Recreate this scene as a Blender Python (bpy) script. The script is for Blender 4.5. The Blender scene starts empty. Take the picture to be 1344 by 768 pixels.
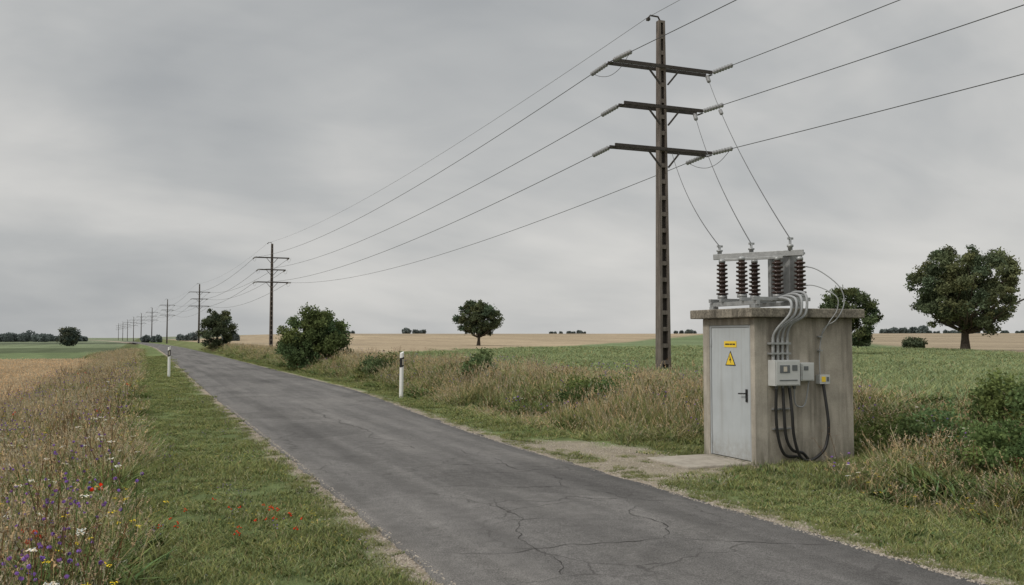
import bpy, math, random, bmesh
import numpy as np
from mathutils import Vector, Matrix, noise
random.seed(5)
rng = np.random.default_rng(11)
scene = bpy.context.scene
scene.view_settings.view_transform = 'Standard'
scene.view_settings.look = 'None'
scene.view_settings.exposure = 0
TH = math.radians(22.09)
S, C = math.sin(TH), math.cos(TH)

# ------------------------------------------------------------ helpers
def ss(a, b, x):
    t = np.clip((np.asarray(x, float) - a) / (b - a), 0, 1)
    return t * t * (3 - 2 * t)

def nz(x, y, s=1.0, o=0.0):
    x = np.asarray(x, float) / s + o; y = np.asarray(y, float) / s - o * 1.7
    return (np.sin(x * 1.3 + 1.7 * np.sin(y * .9 + .4)) + np.sin(y * 1.7 + 1.3 * np.sin(x * 1.1 + 2.)) +
            .6 * np.sin(x * 3.1 - y * 2.3 + 1.) + .5 * np.sin(x * 4.7 + y * 3.9 + 2 * np.sin(x * 1.9))) / 3.1

def bend(Y):
    return -0.0012 * np.maximum(0, np.asarray(Y, float) - 150) ** 1.6
def edgeL(Y):
    return 2.08 + .45 * ss(25, 110, Y) + bend(Y)
def edgeR(Y):
    return 5.67 + 1.1 * ss(12, 34, Y) + .3 * ss(34, 110, Y) + bend(Y)

def gz(X, Y):
    X = np.asarray(X, float); Y = np.asarray(Y, float)
    s = ss(15, 11.5, Y)
    b0 = 7.7 + .6 * ss(12, 34, Y) + 2.4 * s; b1 = 11.2 + 2.0 * s
    z = .62 * ss(b0, b1, X)
    D = np.hypot(X, Y)
    z = z + 2.9 * ss(110, 440, D) * ss(22, 70, X)
    z = z - .42 * np.exp(-((X - 8.55) / .75) ** 2) * ss(9.9, 8.2, Y)
    z = z - .14 * np.exp(-((X - 8.0) / .6) ** 2) * ss(13, 16, Y)
    z = z - .48 * ss(-.2, -1.7, X)
    road = ss(edgeL(Y) + .1, edgeL(Y) + .3, X) * ss(edgeR(Y) - .1, edgeR(Y) - .3, X)
    z = z - .07 * road
    far = ss(edgeR(Y) + .3, edgeR(Y) + 2.5, X) + ss(edgeL(Y) - .5, edgeL(Y) - 2.5, X)
    kio = 1 - np.exp(-(((X - 8.6) / 2.0) ** 4 + ((Y - 11.2) / 1.6) ** 4))
    slope = ss(b0 - .5, b0 + .6, X) * ss(b1 + 1.5, b1 - .5, X)
    z = z + ((.05 + .09 * slope) * nz(X, Y, 1.6) + .03 * nz(X, Y, .5, 3)) * far * kio * (1 - ss(60, 120, D))
    return z

def np_mesh(name, V, F, mats, col=None, midx=None, smooth=False):
    V = np.asarray(V, np.float32); F = np.asarray(F, np.int32)
    me = bpy.data.meshes.new(name)
    me.vertices.add(len(V)); me.vertices.foreach_set('co', V.ravel())
    k = F.shape[1]
    me.loops.add(F.size); me.loops.foreach_set('vertex_index', F.ravel())
    me.polygons.add(len(F))
    me.polygons.foreach_set('loop_start', np.arange(0, F.size, k, dtype=np.int32))
    me.polygons.foreach_set('loop_total', np.full(len(F), k, np.int32))
    if midx is not None: me.polygons.foreach_set('material_index', np.asarray(midx, np.int32))
    if smooth: me.polygons.foreach_set('use_smooth', np.ones(len(F), bool))
    me.update(calc_edges=True)
    if col is not None:
        a = me.attributes.new('Col', 'FLOAT_COLOR', 'POINT')
        c = np.ones((len(V), 4), np.float32); c[:, :3] = col
        a.data.foreach_set('color', c.ravel())
    for m in mats: me.materials.append(m)
    return me

def link(ob):
    scene.collection.objects.link(ob); return ob

def empty(name, loc):
    e = bpy.data.objects.new(name, None); e.location = loc; e.empty_display_size = .3
    return link(e)

class MB:
    def __init__(self): self.v = []; self.f = []; self.m = []; self.sm = []
    def add(self, vs, fs, m=0, smooth=False):
        o = len(self.v); self.v += [tuple(p) for p in vs]
        self.f += [tuple(i + o for i in f) for f in fs]; self.m += [m] * len(fs); self.sm += [smooth] * len(fs)
    def box(self, x0, x1, y0, y1, z0, z1, m=0):
        vs = [(x, y, z) for z in (z0, z1) for x, y in ((x0, y0), (x1, y0), (x1, y1), (x0, y1))]
        self.add(vs, [(3, 2, 1, 0), (4, 5, 6, 7), (0, 1, 5, 4), (1, 2, 6, 5), (2, 3, 7, 6), (3, 0, 4, 7)], m)
    def beam(self, a, b, w, h, m=0, w2=None, h2=None):
        a = Vector(a); b = Vector(b); d = (b - a).normalized()
        up = Vector((0, 0, 1)) if abs(d.z) < .95 else Vector((0, 1, 0))
        s = d.cross(up).normalized(); u = s.cross(d).normalized()
        w2 = w2 or w; h2 = h2 or h
        vs = []
        for p, ww, hh in ((a, w, h), (b, w2, h2)):
            for i, j in ((-1, -1), (1, -1), (1, 1), (-1, 1)): vs.append(p + s * ww / 2 * i + u * hh / 2 * j)
        self.add(vs, [(3, 2, 1, 0), (4, 5, 6, 7), (0, 1, 5, 4), (1, 2, 6, 5), (2, 3, 7, 6), (3, 0, 4, 7)], m)
    def tube(self, pts, r, seg=8, m=0, smooth=True, rough=0.0):
        pts = [Vector(p) for p in pts]; n = len(pts)
        rs = r if isinstance(r, (list, tuple)) else [r] * n
        vs = []; fs = []; prev = None
        for i, p in enumerate(pts):
            d = (pts[min(i + 1, n - 1)] - pts[max(i - 1, 0)])
            d = d.normalized() if d.length > 1e-9 else Vector((0, 0, 1))
            if prev is None:
                a = Vector((0, 0, 1)) if abs(d.z) < .9 else Vector((1, 0, 0))
                s = d.cross(a).normalized()
            else: s = (prev - d * prev.dot(d)).normalized()
            prev = s; u = d.cross(s)
            for k in range(seg):
                t = 2 * math.pi * k / seg
                rr = rs[i] * (1 + rough * random.uniform(-1, 1))
                vs.append(p + (s * math.cos(t) + u * math.sin(t)) * rr)
        for i in range(n - 1):
            for k in range(seg):
                k2 = (k + 1) % seg
                fs.append((i * seg + k, i * seg + k2, (i + 1) * seg + k2, (i + 1) * seg + k))
        self.add(vs, fs, m, smooth)
        self.add(vs[:seg], [tuple(reversed(range(seg)))], m); self.add(vs[-seg:], [tuple(range(seg))], m)
    def lathe(self, a, b, prof, seg=16, m=0):
        a = Vector(a); b = Vector(b); d = b - a; dn = d.normalized()
        q = Vector((0, 0, 1)) if abs(dn.z) < .9 else Vector((1, 0, 0))
        s = dn.cross(q).normalized(); u = dn.cross(s)
        vs = []; fs = []
        for t, r in prof:
            for k in range(seg):
                g = 2 * math.pi * k / seg
                vs.append(a + d * t + (s * math.cos(g) + u * math.sin(g)) * r)
        for i in range(len(prof) - 1):
            for k in range(seg):
                k2 = (k + 1) % seg
                fs.append((i * seg + k, i * seg + k2, (i + 1) * seg + k2, (i + 1) * seg + k))
        fs.append(tuple(range(seg))); fs.append(tuple((len(prof) - 1) * seg + k for k in range(seg)))
        self.add(vs, fs, m, True)
    def make(self, name, mats, parent=None, origin=(0, 0, 0), bevel=0):
        me = bpy.data.meshes.new(name)
        o = Vector(origin)
        me.from_pydata([tuple(Vector(p) - o) for p in self.v], [], self.f)
        for mm in mats: me.materials.append(mm)
        me.polygons.foreach_set('material_index', self.m)
        me.polygons.foreach_set('use_smooth', self.sm)
        me.update()
        bm = bmesh.new(); bm.from_mesh(me); bmesh.ops.recalc_face_normals(bm, faces=bm.faces); bm.to_mesh(me); bm.free()
        ob = link(bpy.data.objects.new(name, me))
        if parent: ob.parent = parent
        else: ob.location = o
        if bevel:
            b = ob.modifiers.new('bevel', 'BEVEL'); b.width = bevel; b.segments = 2; b.limit_method = 'ANGLE'
        return ob

# ------------------------------------------------------------ materials
def newmat(name):
    m = bpy.data.materials.new(name); m.use_nodes = True
    nt = m.node_tree; p = nt.nodes['Principled BSDF']
    return m, nt, p
def N(nt, t, **kw):
    n = nt.nodes.new(t)
    for k, v in kw.items(): setattr(n, k, v)
    return n
def L(nt, a, b): nt.links.new(a, b)
def ramp(nt, fac, stops):
    r = N(nt, 'ShaderNodeValToRGB'); cr = r.color_ramp
    while len(cr.elements) < len(stops): cr.elements.new(.5)
    for e, (p, c) in zip(cr.elements, stops):
        e.position = p; e.color = (c[0], c[1], c[2], 1) if not isinstance(c, (int, float)) else (c, c, c, 1)
    L(nt, fac, r.inputs[0]); return r.outputs[0]
def noise_n(nt, vec, scale, detail=4, rough=.55, dist=0):
    n = N(nt, 'ShaderNodeTexNoise'); n.inputs['Scale'].default_value = scale
    n.inputs['Detail'].default_value = detail; n.inputs['Roughness'].default_value = rough
    n.inputs['Distortion'].default_value = dist
    if vec is not None: L(nt, vec, n.inputs['Vector'])
    return n.outputs['Fac']
def mapping(nt, vec, sc, rot=(0, 0, 0), loc=(0, 0, 0)):
    m = N(nt, 'ShaderNodeMapping'); m.inputs['Scale'].default_value = sc; m.inputs['Rotation'].default_value = rot; m.inputs['Location'].default_value = loc
    L(nt, vec, m.inputs['Vector']); return m.outputs[0]
def mix(nt, fac, a, b, mode='MIX'):
    n = N(nt, 'ShaderNodeMix', data_type='RGBA', blend_type=mode)
    if isinstance(fac, (int, float)): n.inputs[0].default_value = fac
    else: L(nt, fac, n.inputs[0])
    for i, x in ((6, a), (7, b)):
        if isinstance(x, (tuple, list)): n.inputs[i].default_value = (x[0], x[1], x[2], 1)
        elif isinstance(x, (int, float)): n.inputs[i].default_value = (x, x, x, 1)
        else: L(nt, x, n.inputs[i])
    return n.outputs[2]
def bump(nt, h, p, strength=.3, dist=.01):
    b = N(nt, 'ShaderNodeBump'); b.inputs['Strength'].default_value = strength; b.inputs['Distance'].default_value = dist
    L(nt, h, b.inputs['Height']); L(nt, b.outputs[0], p.inputs['Normal'])
def objco(nt):
    return N(nt, 'ShaderNodeTexCoord').outputs['Object']
def setp(p, rough=.8, spec=.3, metal=0):
    p.inputs['Roughness'].default_value = rough; p.inputs['Specular IOR Level'].default_value = spec; p.inputs['Metallic'].default_value = metal

def surf(name, c, var=.25, scale=8, rough=.7, spec=.3, metal=0, bs=.2, bd=.004, fine=60):
    m, nt, p = newmat(name); co = objco(nt); setp(p, rough, spec, metal)
    f = noise_n(nt, co, scale, 6)
    c0 = tuple(x * (1 - var) for x in c); c1 = tuple(min(1, x * (1 + var)) for x in c)
    col = ramp(nt, f, [(.3, c0), (.7, c1)])
    L(nt, col, p.inputs['Base Color'])
    bump(nt, noise_n(nt, co, fine, 4), p, bs, bd)
    return m

def concrete(name, c, dark, streak=1.0, pebble=0.0, top=None):
    m, nt, p = newmat(name); co = objco(nt); setp(p, .92, .15)
    f = noise_n(nt, co, 3, 8, .65)
    col = ramp(nt, f, [(.3, tuple(x * .74 for x in c)), (.55, c), (.75, tuple(min(1, x * 1.16) for x in c))])
    st = noise_n(nt, mapping(nt, co, (9, 9, .7)), 1.0, 6, .6)
    stm = ramp(nt, st, [(.46, 0.0), (.70, .85 * streak)])
    col = mix(nt, stm, col, dark)
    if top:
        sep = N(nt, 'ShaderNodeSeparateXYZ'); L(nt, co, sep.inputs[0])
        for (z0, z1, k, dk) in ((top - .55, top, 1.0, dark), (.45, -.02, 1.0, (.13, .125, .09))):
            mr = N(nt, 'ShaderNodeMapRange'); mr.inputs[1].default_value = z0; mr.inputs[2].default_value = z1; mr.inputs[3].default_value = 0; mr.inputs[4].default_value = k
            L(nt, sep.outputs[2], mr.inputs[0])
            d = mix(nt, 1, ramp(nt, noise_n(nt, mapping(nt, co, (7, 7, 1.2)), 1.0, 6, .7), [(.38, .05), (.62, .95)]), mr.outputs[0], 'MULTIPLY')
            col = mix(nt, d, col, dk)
    sp = noise_n(nt, co, 90, 3, .7)
    col = mix(nt, .35, col, ramp(nt, sp, [(.35, .45), (.65, 1.0)]), 'MULTIPLY')
    if pebble:
        v = N(nt, 'ShaderNodeTexVoronoi'); v.inputs['Scale'].default_value = 45; L(nt, co, v.inputs['Vector'])
        col = mix(nt, pebble, col, ramp(nt, v.outputs['Color'], [(.2, .35), (.8, 1.1)]), 'MULTIPLY')
    L(nt, col, p.inputs['Base Color'])
    bump(nt, noise_n(nt, co, 55, 6, .7), p, .5, .006)
    return m

def painted_door(name, c):
    m, nt, p = newmat(name); co = objco(nt); setp(p, .45, .4)
    sep = N(nt, 'ShaderNodeSeparateXYZ'); L(nt, co, sep.inputs[0])
    col = ramp(nt, noise_n(nt, co, 3, 6), [(.3, tuple(x * .93 for x in c)), (.7, tuple(x * 1.06 for x in c))])
    drip = noise_n(nt, mapping(nt, co, (1, 14, .6)), 1.0, 5, .6)
    col = mix(nt, ramp(nt, drip, [(.5, 0.0), (.75, .3)]), col, (.22, .2, .17))
    mr = N(nt, 'ShaderNodeMapRange'); mr.inputs[1].default_value = .0; mr.inputs[2].default_value = .45; mr.inputs[3].default_value = .65; mr.inputs[4].default_value = 0
    L(nt, sep.outputs[2], mr.inputs[0])
    d = mix(nt, 1, ramp(nt, noise_n(nt, co, 14, 5, .7), [(.35, .2), (.65, 1.0)]), mr.outputs[0], 'MULTIPLY')
    col = mix(nt, d, col, (.20, .17, .13))
    L(nt, col, p.inputs['Base Color']); bump(nt, noise_n(nt, co, 9, 3), p, .06, .003)
    return m

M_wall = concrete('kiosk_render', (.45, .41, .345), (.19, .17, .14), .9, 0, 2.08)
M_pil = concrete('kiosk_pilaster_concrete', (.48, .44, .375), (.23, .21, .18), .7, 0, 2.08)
M_roof = concrete('roof_concrete', (.31, .28, .23), (.12, .11, .09), 1.1, .6)
M_pad = concrete('pad_concrete', (.42, .38, .32), (.25, .22, .18), .5)
M_pole = concrete('pole_concrete', (.20, .175, .155), (.085, .07, .06), 1)
M_poledark = concrete('pole_recess_shade', (.06, .052, .047), (.03, .027, .024), 1)  # pole concrete darkened, shade of the recess put into the colour
M_door = painted_door('door_paint', (.43, .46, .475))
M_frame = surf('door_frame_paint', (.34, .36, .37), .08, 4, .5, .4, 0, .05)
M_steel = surf('dark_steel', (.055, .048, .043), .35, 9, .7, .3, .2)
M_galv = surf('galvanised_steel', (.34, .35, .35), .2, 14, .5, .5, .5)
M_box = surf('meter_box_plastic', (.50, .51, .50), .06, 6, .45, .4)
M_boxd = surf('meter_window', (.12, .13, .14), .1, 6, .25, .5)
M_cabg = surf('grey_cable', (.29, .30, .305), .12, 6, .5, .4)
M_cabk = surf('black_cable', (.018, .018, .018), .2, 6, .45, .4)
M_wire = surf('wire_metal', (.07, .07, .07), .1, 3, .5, .4, .3)
M_wirefar = surf('ground_wire_metal', (.16, .16, .165), .1, 3, .5, .4, .3)
M_brown = surf('brown_porcelain', (.035, .018, .013), .25, 12, .22, .6, 0, 0)
M_glass = surf('grey_porcelain', (.27, .275, .28), .2, 12, .3, .5, 0, 0)
M_yel = surf('sign_yellow', (.78, .55, .04), .06, 10, .5, .4)
M_blk = surf('black_paint', (.015, .015, .015), .1, 10, .5, .4)
M_white = surf('white_plastic', (.74, .74, .72), .05, 8, .5, .4)
M_refl = surf('reflector', (.55, .5, .42), .1, 30, .2, .7)
M_bark = surf('bark', (.09, .075, .06), .4, 6, .95, .1, 0, .8, .03, 18)

def leafmat(name, c, trans=0.0, inst=.2):
    m = bpy.data.materials.new(name); m.use_nodes = True; nt = m.node_tree
    for n in list(nt.nodes): nt.nodes.remove(n)
    out = N(nt, 'ShaderNodeOutputMaterial')
    a = N(nt, 'ShaderNodeAttribute'); a.attribute_name = 'Col'
    col = mix(nt, 1.0, c, a.outputs['Color'], 'MULTIPLY')
    if inst:
        oi = N(nt, 'ShaderNodeObjectInfo')
        col = mix(nt, 1.0, col, ramp(nt, oi.outputs['Random'], [(0, (1 - inst, 1 - inst, 1 - inst)), (.5, (1, 1, 1)), (1, (1 + inst * 1.3, 1 + inst, 1 + inst * .8))]), 'MULTIPLY')
    d = N(nt, 'ShaderNodeBsdfDiffuse'); L(nt, col, d.inputs[0])
    if trans:
        t = N(nt, 'ShaderNodeBsdfTranslucent'); ms = N(nt, 'ShaderNodeMixShader')
        L(nt, col, t.inputs[0]); ms.inputs[0].default_value = trans
        L(nt, d.outputs[0], ms.inputs[1]); L(nt, t.outputs[0], ms.inputs[2]); L(nt, ms.outputs[0], out.inputs[0])
    else: L(nt, d.outputs[0], out.inputs[0])
    return m
G_short = leafmat('verge_grass_blade', (.215, .255, .105))
G_tall = leafmat('meadow_grass_blade', (.225, .265, .11))
G_straw = leafmat('dry_grass_stem', (.42, .37, .23))
G_seed = leafmat('seed_head', (.35, .29, .19))
G_weed = leafmat('weed_leaf', (.11, .16, .06))
G_wheat = leafmat('wheat_stalk', (.50, .39, .25))
G_white = leafmat('flower_white', (.70, .69, .62), 0, 0)
G_purp = leafmat('flower_purple', (.24, .13, .42), 0, 0)
G_red = leafmat('flower_red', (.72, .05, .02), 0, 0)
G_yell = leafmat('flower_yellow', (.75, .55, .04), 0, 0)
G_brown = leafmat('dry_flower_head', (.13, .085, .05))
G_crop = leafmat('crop_blade', (.27, .33, .17), 0, .08)
T_leaf = leafmat('tree_leaf', (1, 1, 1), .2, 0)

# ------------------------------------------------------------ ground
def axis(lo, hi, step, far, g):
    a = list(np.arange(lo, hi + 1e-6, step))
    s = step; x = hi
    while x < far: s *= g; x += s; a.append(x)
    s = step; x = lo; b = []
    while x > -far: s *= g; x -= s; b.append(x)
    return np.array(b[::-1] + a)
xs = axis(-6, 15, .2, 4200, 1.04); ys = axis(0, 40, .35, 4200, 1.035)
GX, GY = np.meshgrid(xs, ys)
X = GX.ravel(); Y = GY.ravel(); Z = gz(X, Y)
nx, ny = len(xs), len(ys)
idx = np.arange(nx * ny).reshape(ny, nx)
F = np.stack([idx[:-1, :-1], idx[:-1, 1:], idx[1:, 1:], idx[1:, :-1]], -1).reshape(-1, 4)
def lerp(a, b, t):
    t = np.asarray(t)[:, None]; return a * (1 - t) + np.asarray(b) * t
col = np.tile(np.array([.155, .20, .10]), (len(X), 1))        # green field
n1 = nz(X, Y, 9); n2 = nz(X, Y, 2.2, 5)
lineA = Y - (60 + 1.27 * (X - 12.3))
col = lerp(col, [.18, .225, .12], ss(-.4, .6, nz(X, Y, 30)))
grain = np.array([.375, .30, .205])
col = lerp(col, grain, ss(-1.5, 1.5, lineA + n1) * (X > 12))
col = lerp(col, [.33, .27, .19], ss(.1, .5, nz(X, Y, 60, 3)) * (lineA > 60) * (X > 12))
lineB = (43 + 1.3 * (X - 53.7)) - Y
col = lerp(col, [.33, .27, .19], ss(-1.5, 1.5, lineB + n1) * (X > 45) * (1 - ss(300, 330, X)))
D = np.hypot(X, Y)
col = lerp(col, [.20, .22, .15], ss(560, 620, D))  # farthest ground greyed by distance, haze painted into its colour
# bank / meadow right
col = lerp(col, [.15, .17, .075], ss(13.2, 12.4, X + .3 * n2) * ss(7.2, 7.8, X))
col = lerp(col, [.16, .20, .085], (X < 7.6) & (X > -.2))
# left
lf = ss(-.1, -.5, X + .15 * n2)
col = lerp(col, [.12, .14, .06], lf)
fl = ss(-4.0, -4.5, X)
lc = np.tile(np.array([.41, .32, .21]), (len(X), 1))
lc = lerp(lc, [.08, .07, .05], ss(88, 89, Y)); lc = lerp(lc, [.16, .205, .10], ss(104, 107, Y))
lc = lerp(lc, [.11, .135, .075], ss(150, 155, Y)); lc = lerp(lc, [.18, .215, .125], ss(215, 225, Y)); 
lc = lerp(lc, [.11, .13, .085], ss(330, 345, Y)); lc = lerp(lc, [.2, .23, .15], ss(440, 450, Y))  # strips grey out farther away, haze put into the crop colours
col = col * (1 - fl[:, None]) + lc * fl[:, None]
# gravel shoulders
dl = edgeL(Y) - X; dr = X - edgeR(Y)
wob = .10 * nz(X, Y, .35, 2) + .08 * nz(X, Y, .9, 7)
gr = np.maximum(ss(.34, .12, dl + wob) * (dl > -.5), ss(.40, .12, dr + wob) * (dr > -.5))
gr = np.where((X > edgeL(Y) - .1) & (X < edgeR(Y) + .1), 1, gr)
lay = ss(1.1, .8, np.hypot((X - 6.2) / 1.4, (Y - 12.0) / 2.6) + .25 * nz(X, Y, .5, 9))
gr = np.maximum(gr, lay * .85)
col = lerp(col, [.36, .305, .245], gr)
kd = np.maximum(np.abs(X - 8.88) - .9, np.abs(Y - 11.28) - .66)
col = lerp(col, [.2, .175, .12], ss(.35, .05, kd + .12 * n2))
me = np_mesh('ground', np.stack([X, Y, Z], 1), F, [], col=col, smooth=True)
m, nt, p = newmat('ground_soil_and_fields'); setp(p, .97, .05); co = objco(nt)
a = N(nt, 'ShaderNodeAttribute'); a.attribute_name = 'Col'
c = a.outputs['Color']
c = mix(nt, 1, c, ramp(nt, noise_n(nt, co, .9, 8, .7), [(.3, .75), (.7, 1.22)]), 'MULTIPLY')
c = mix(nt, 1, c, ramp(nt, noise_n(nt, mapping(nt, co, (.05, .012, 1), (0, 0, .66)), 1, 6, .65), [(.3, .78), (.7, 1.18)]), 'MULTIPLY')
c = mix(nt, 1, c, ramp(nt, noise_n(nt, mapping(nt, co, (.35, .03, 1), (0, 0, -.66)), 1, 3, .5), [(.35, .86), (.6, 1.08)]), 'MULTIPLY')
c = mix(nt, .8, c, ramp(nt, noise_n(nt, co, 38, 5, .75), [(.32, .5), (.68, 1.35)]), 'MULTIPLY')
L(nt, c, p.inputs['Base Color']); bump(nt, noise_n(nt, co, 30, 6, .7), p, .7, .03)
me.materials.append(m)
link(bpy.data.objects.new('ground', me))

# ------------------------------------------------------------ road
yr = np.concatenate([np.arange(-30, 60, .2), np.arange(60, 420, 3)])
nu = 15; us = np.linspace(0, 1, nu)
V = []
for y in yr:
    l = float(edgeL(y)) + .06 * noise.noise(Vector((0, y * 1.3, 0))) + .05 * noise.noise(Vector((0, y * 4, 3)))
    r = float(edgeR(y)) + .08 * noise.noise(Vector((9, y * 1.3, 0))) + .05 * noise.noise(Vector((9, y * 4, 3)))
    for i, u in enumerate(us):
        z = .018 + .035 * (1 - (2 * u - 1) ** 2)
        if i in (0, nu - 1): z = -.03
        uu = (u - us[1]) / (us[-2] - us[1]) if 0 < i < nu - 1 else (0 if i == 0 else 1)
        xx = l + (r - l) * uu + (-.02 if i == 0 else (.02 if i == nu - 1 else 0))
        V.append((xx, y, z + (.006 * noise.noise(Vector((xx * .8, y * .5, 1))) if 0 < i < nu - 1 else 0)))
idx = np.arange(len(V)).reshape(len(yr), nu)
F = np.stack([idx[:-1, :-1], idx[:-1, 1:], idx[1:, 1:], idx[1:, :-1]], -1).reshape(-1, 4)
m, nt, p = newmat('asphalt'); setp(p, .88, .15); co = objco(nt)
c = ramp(nt, noise_n(nt, mapping(nt, co, (.9, .22, 1)), 1, 8, .6), [(.3, (.112, .107, .103)), (.5, (.142, .136, .130)), (.72, (.185, .176, .166))])
c = mix(nt, 1, c, ramp(nt, noise_n(nt, mapping(nt, co, (2.6, .06, 1)), 1, 4, .5), [(.35, .80), (.65, 1.13)]), 'MULTIPLY')
c = mix(nt, 1, c, ramp(nt, noise_n(nt, co, 7, 6, .7), [(.3, .82), (.7, 1.16)]), 'MULTIPLY')
pn = noise_n(nt, mapping(nt, co, (.5, .35, 1)), 1.0, 3, .4, .6)
c = mix(nt, 1, c, ramp(nt, pn, [(.40, .84), (.44, 1.0), (.60, 1.0), (.64, 1.10)]), 'MULTIPLY')
c = mix(nt, 1, c, ramp(nt, noise_n(nt, co, 90, 3, .8), [(.3, .3), (.5, 1.0), (.7, 1.7)]), 'MULTIPLY')
vd = N(nt, 'ShaderNodeVectorMath', operation='ADD')
nn = N(nt, 'ShaderNodeTexNoise'); nn.inputs['Scale'].default_value = 2.2; nn.inputs['Detail'].default_value = 5; L(nt, co, nn.inputs['Vector'])
sc = N(nt, 'ShaderNodeVectorMath', operation='SCALE'); sc.inputs['Scale'].default_value = .5; L(nt, nn.outputs['Color'], sc.inputs[0])
L(nt, co, vd.inputs[0]); L(nt, sc.outputs[0], vd.inputs[1])
vo = N(nt, 'ShaderNodeTexVoronoi', feature='DISTANCE_TO_EDGE'); vo.inputs['Scale'].default_value = .6; L(nt, vd.outputs[0], vo.inputs['Vector'])
cr = ramp(nt, vo.outputs['Distance'], [(0, 1.0), (.010, .0)])
msk = ramp(nt, noise_n(nt, co, .35, 2), [(.46, 0.0), (.56, .7)])
cm = mix(nt, 1, cr, msk, 'MULTIPLY')
c = mix(nt, cm, c, (.045, .042, .04))
L(nt, c, p.inputs['Base Color']); bump(nt, noise_n(nt, co, 140, 4, .8), p, .7, .007)
road = link(bpy.data.objects.new('road', np_mesh('road', V, F, [m], smooth=True)))
cb = MB()
def crack(p0, p1, w=.010, amp=.1):
    p0 = Vector(p0 + (0,)); p1 = Vector(p1 + (0,)); n = int((p1 - p0).length / .05); d = (p1 - p0).normalized(); s = Vector((-d.y, d.x, 0))
    vs = []
    seed = random.random() * 50
    for i in range(n + 1):
        q = p0.lerp(p1, i / n) + s * amp * (noise.noise(Vector((seed, i * .06, 0))) * 2 + .5 * noise.noise(Vector((seed, i * .3, 5))) )
        l, r = float(edgeL(q.y)), float(edgeR(q.y)); u = (q.x - l) / (r - l)
        z = .018 + .035 * (1 - (2 * (us[1] + u * (us[-2] - us[1])) - 1) ** 2) + .006 * noise.noise(Vector((q.x * .8, q.y * .5, 1))) + .0035
        ww = w * (.4 + .8 * abs(noise.noise(Vector((seed, i * .2, 9)))) * 2) * math.sin(math.pi * min(1, max(.08, i / n))) ** .4
        vs += [tuple(q + s * ww / 2 + Vector((0, 0, z))), tuple(q - s * ww / 2 + Vector((0, 0, z)))]
    cb.add(vs, [(2 * i, 2 * i + 1, 2 * i + 3, 2 * i + 2) for i in range(n)])
crack((2.3, 7.2), (4.3, 6.9), .016, .12); crack((4.3, 6.9), (4.9, 8.6), .013, .15); crack((4.3, 6.9), (5.5, 6.3), .014, .1)
crack((3.0, 10.5), (5.4, 9.6), .014, .15); crack((4.9, 8.6), (4.6, 14), .013, .15); crack((2.2, 15), (4.2, 14.2), .016, .15)
crack((3.9, 14), (3.8, 24), .016, .12); crack((4.2, 5.2), (5.5, 4.7), .01, .1); crack((2.3, 21), (6, 20), .02, .2); crack((2.5, 30), (6.4, 29), .022, .2)
crack((2.9, 6.2), (3.6, 9.4), .011, .12); crack((3.1, 8.1), (4.7, 7.9), .009, .1)
cb.make('cracks', [surf('crack_tar', (.05, .047, .045), .3, 20, .9, .1)], parent=road)

# ------------------------------------------------------------ scatter system
def scatter(name, pts, rot, scl, idx_, coll):
    me = bpy.data.meshes.new(name); n = len(pts)
    me.vertices.add(n); me.vertices.foreach_set('co', np.asarray(pts, np.float32).ravel())
    a = me.attributes.new('rot', 'FLOAT_VECTOR', 'POINT'); a.data.foreach_set('vector', np.asarray(rot, np.float32).ravel())
    a = me.attributes.new('scl', 'FLOAT_VECTOR', 'POINT'); a.data.foreach_set('vector', np.asarray(scl, np.float32).ravel())
    a = me.attributes.new('idx', 'INT', 'POINT'); a.data.foreach_set('value', np.asarray(idx_, np.int32))
    me.update()
    ob = link(bpy.data.objects.new(name, me))
    ng = bpy.data.node_groups.new(name + '_nodes', 'GeometryNodeTree')
    ng.interface.new_socket('Geometry', in_out='INPUT', socket_type='NodeSocketGeometry')
    ng.interface.new_socket('Geometry', in_out='OUTPUT', socket_type='NodeSocketGeometry')
    gi = ng.nodes.new('NodeGroupInput'); go = ng.nodes.new('NodeGroupOutput')
    ip = ng.nodes.new('GeometryNodeInstanceOnPoints'); ci = ng.nodes.new('GeometryNodeCollectionInfo')
    ci.inputs['Collection'].default_value = coll; ci.inputs['Separate Children'].default_value = True; ci.inputs['Reset Children'].default_value = True
    def attr(nm, t):
        q = ng.nodes.new('GeometryNodeInputNamedAttribute'); q.data_type = t; q.inputs['Name'].default_value = nm
        return [o for o in q.outputs if o.enabled][0]
    e = ng.nodes.new('FunctionNodeEulerToRotation')
    ng.links.new(attr('rot', 'FLOAT_VECTOR'), e.inputs[0]); ng.links.new(e.outputs[0], ip.inputs['Rotation'])
    ng.links.new(attr('scl', 'FLOAT_VECTOR'), ip.inputs['Scale']); ng.links.new(attr('idx', 'INT'), ip.inputs['Instance Index'])
    ip.inputs['Pick Instance'].default_value = True
    ng.links.new(gi.outputs[0], ip.inputs['Points']); ng.links.new(ci.outputs[0], ip.inputs['Instance']); ng.links.new(ip.outputs[0], go.inputs[0])
    md = ob.modifiers.new('scatter', 'NODES'); md.node_group = ng
    return ob

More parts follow.
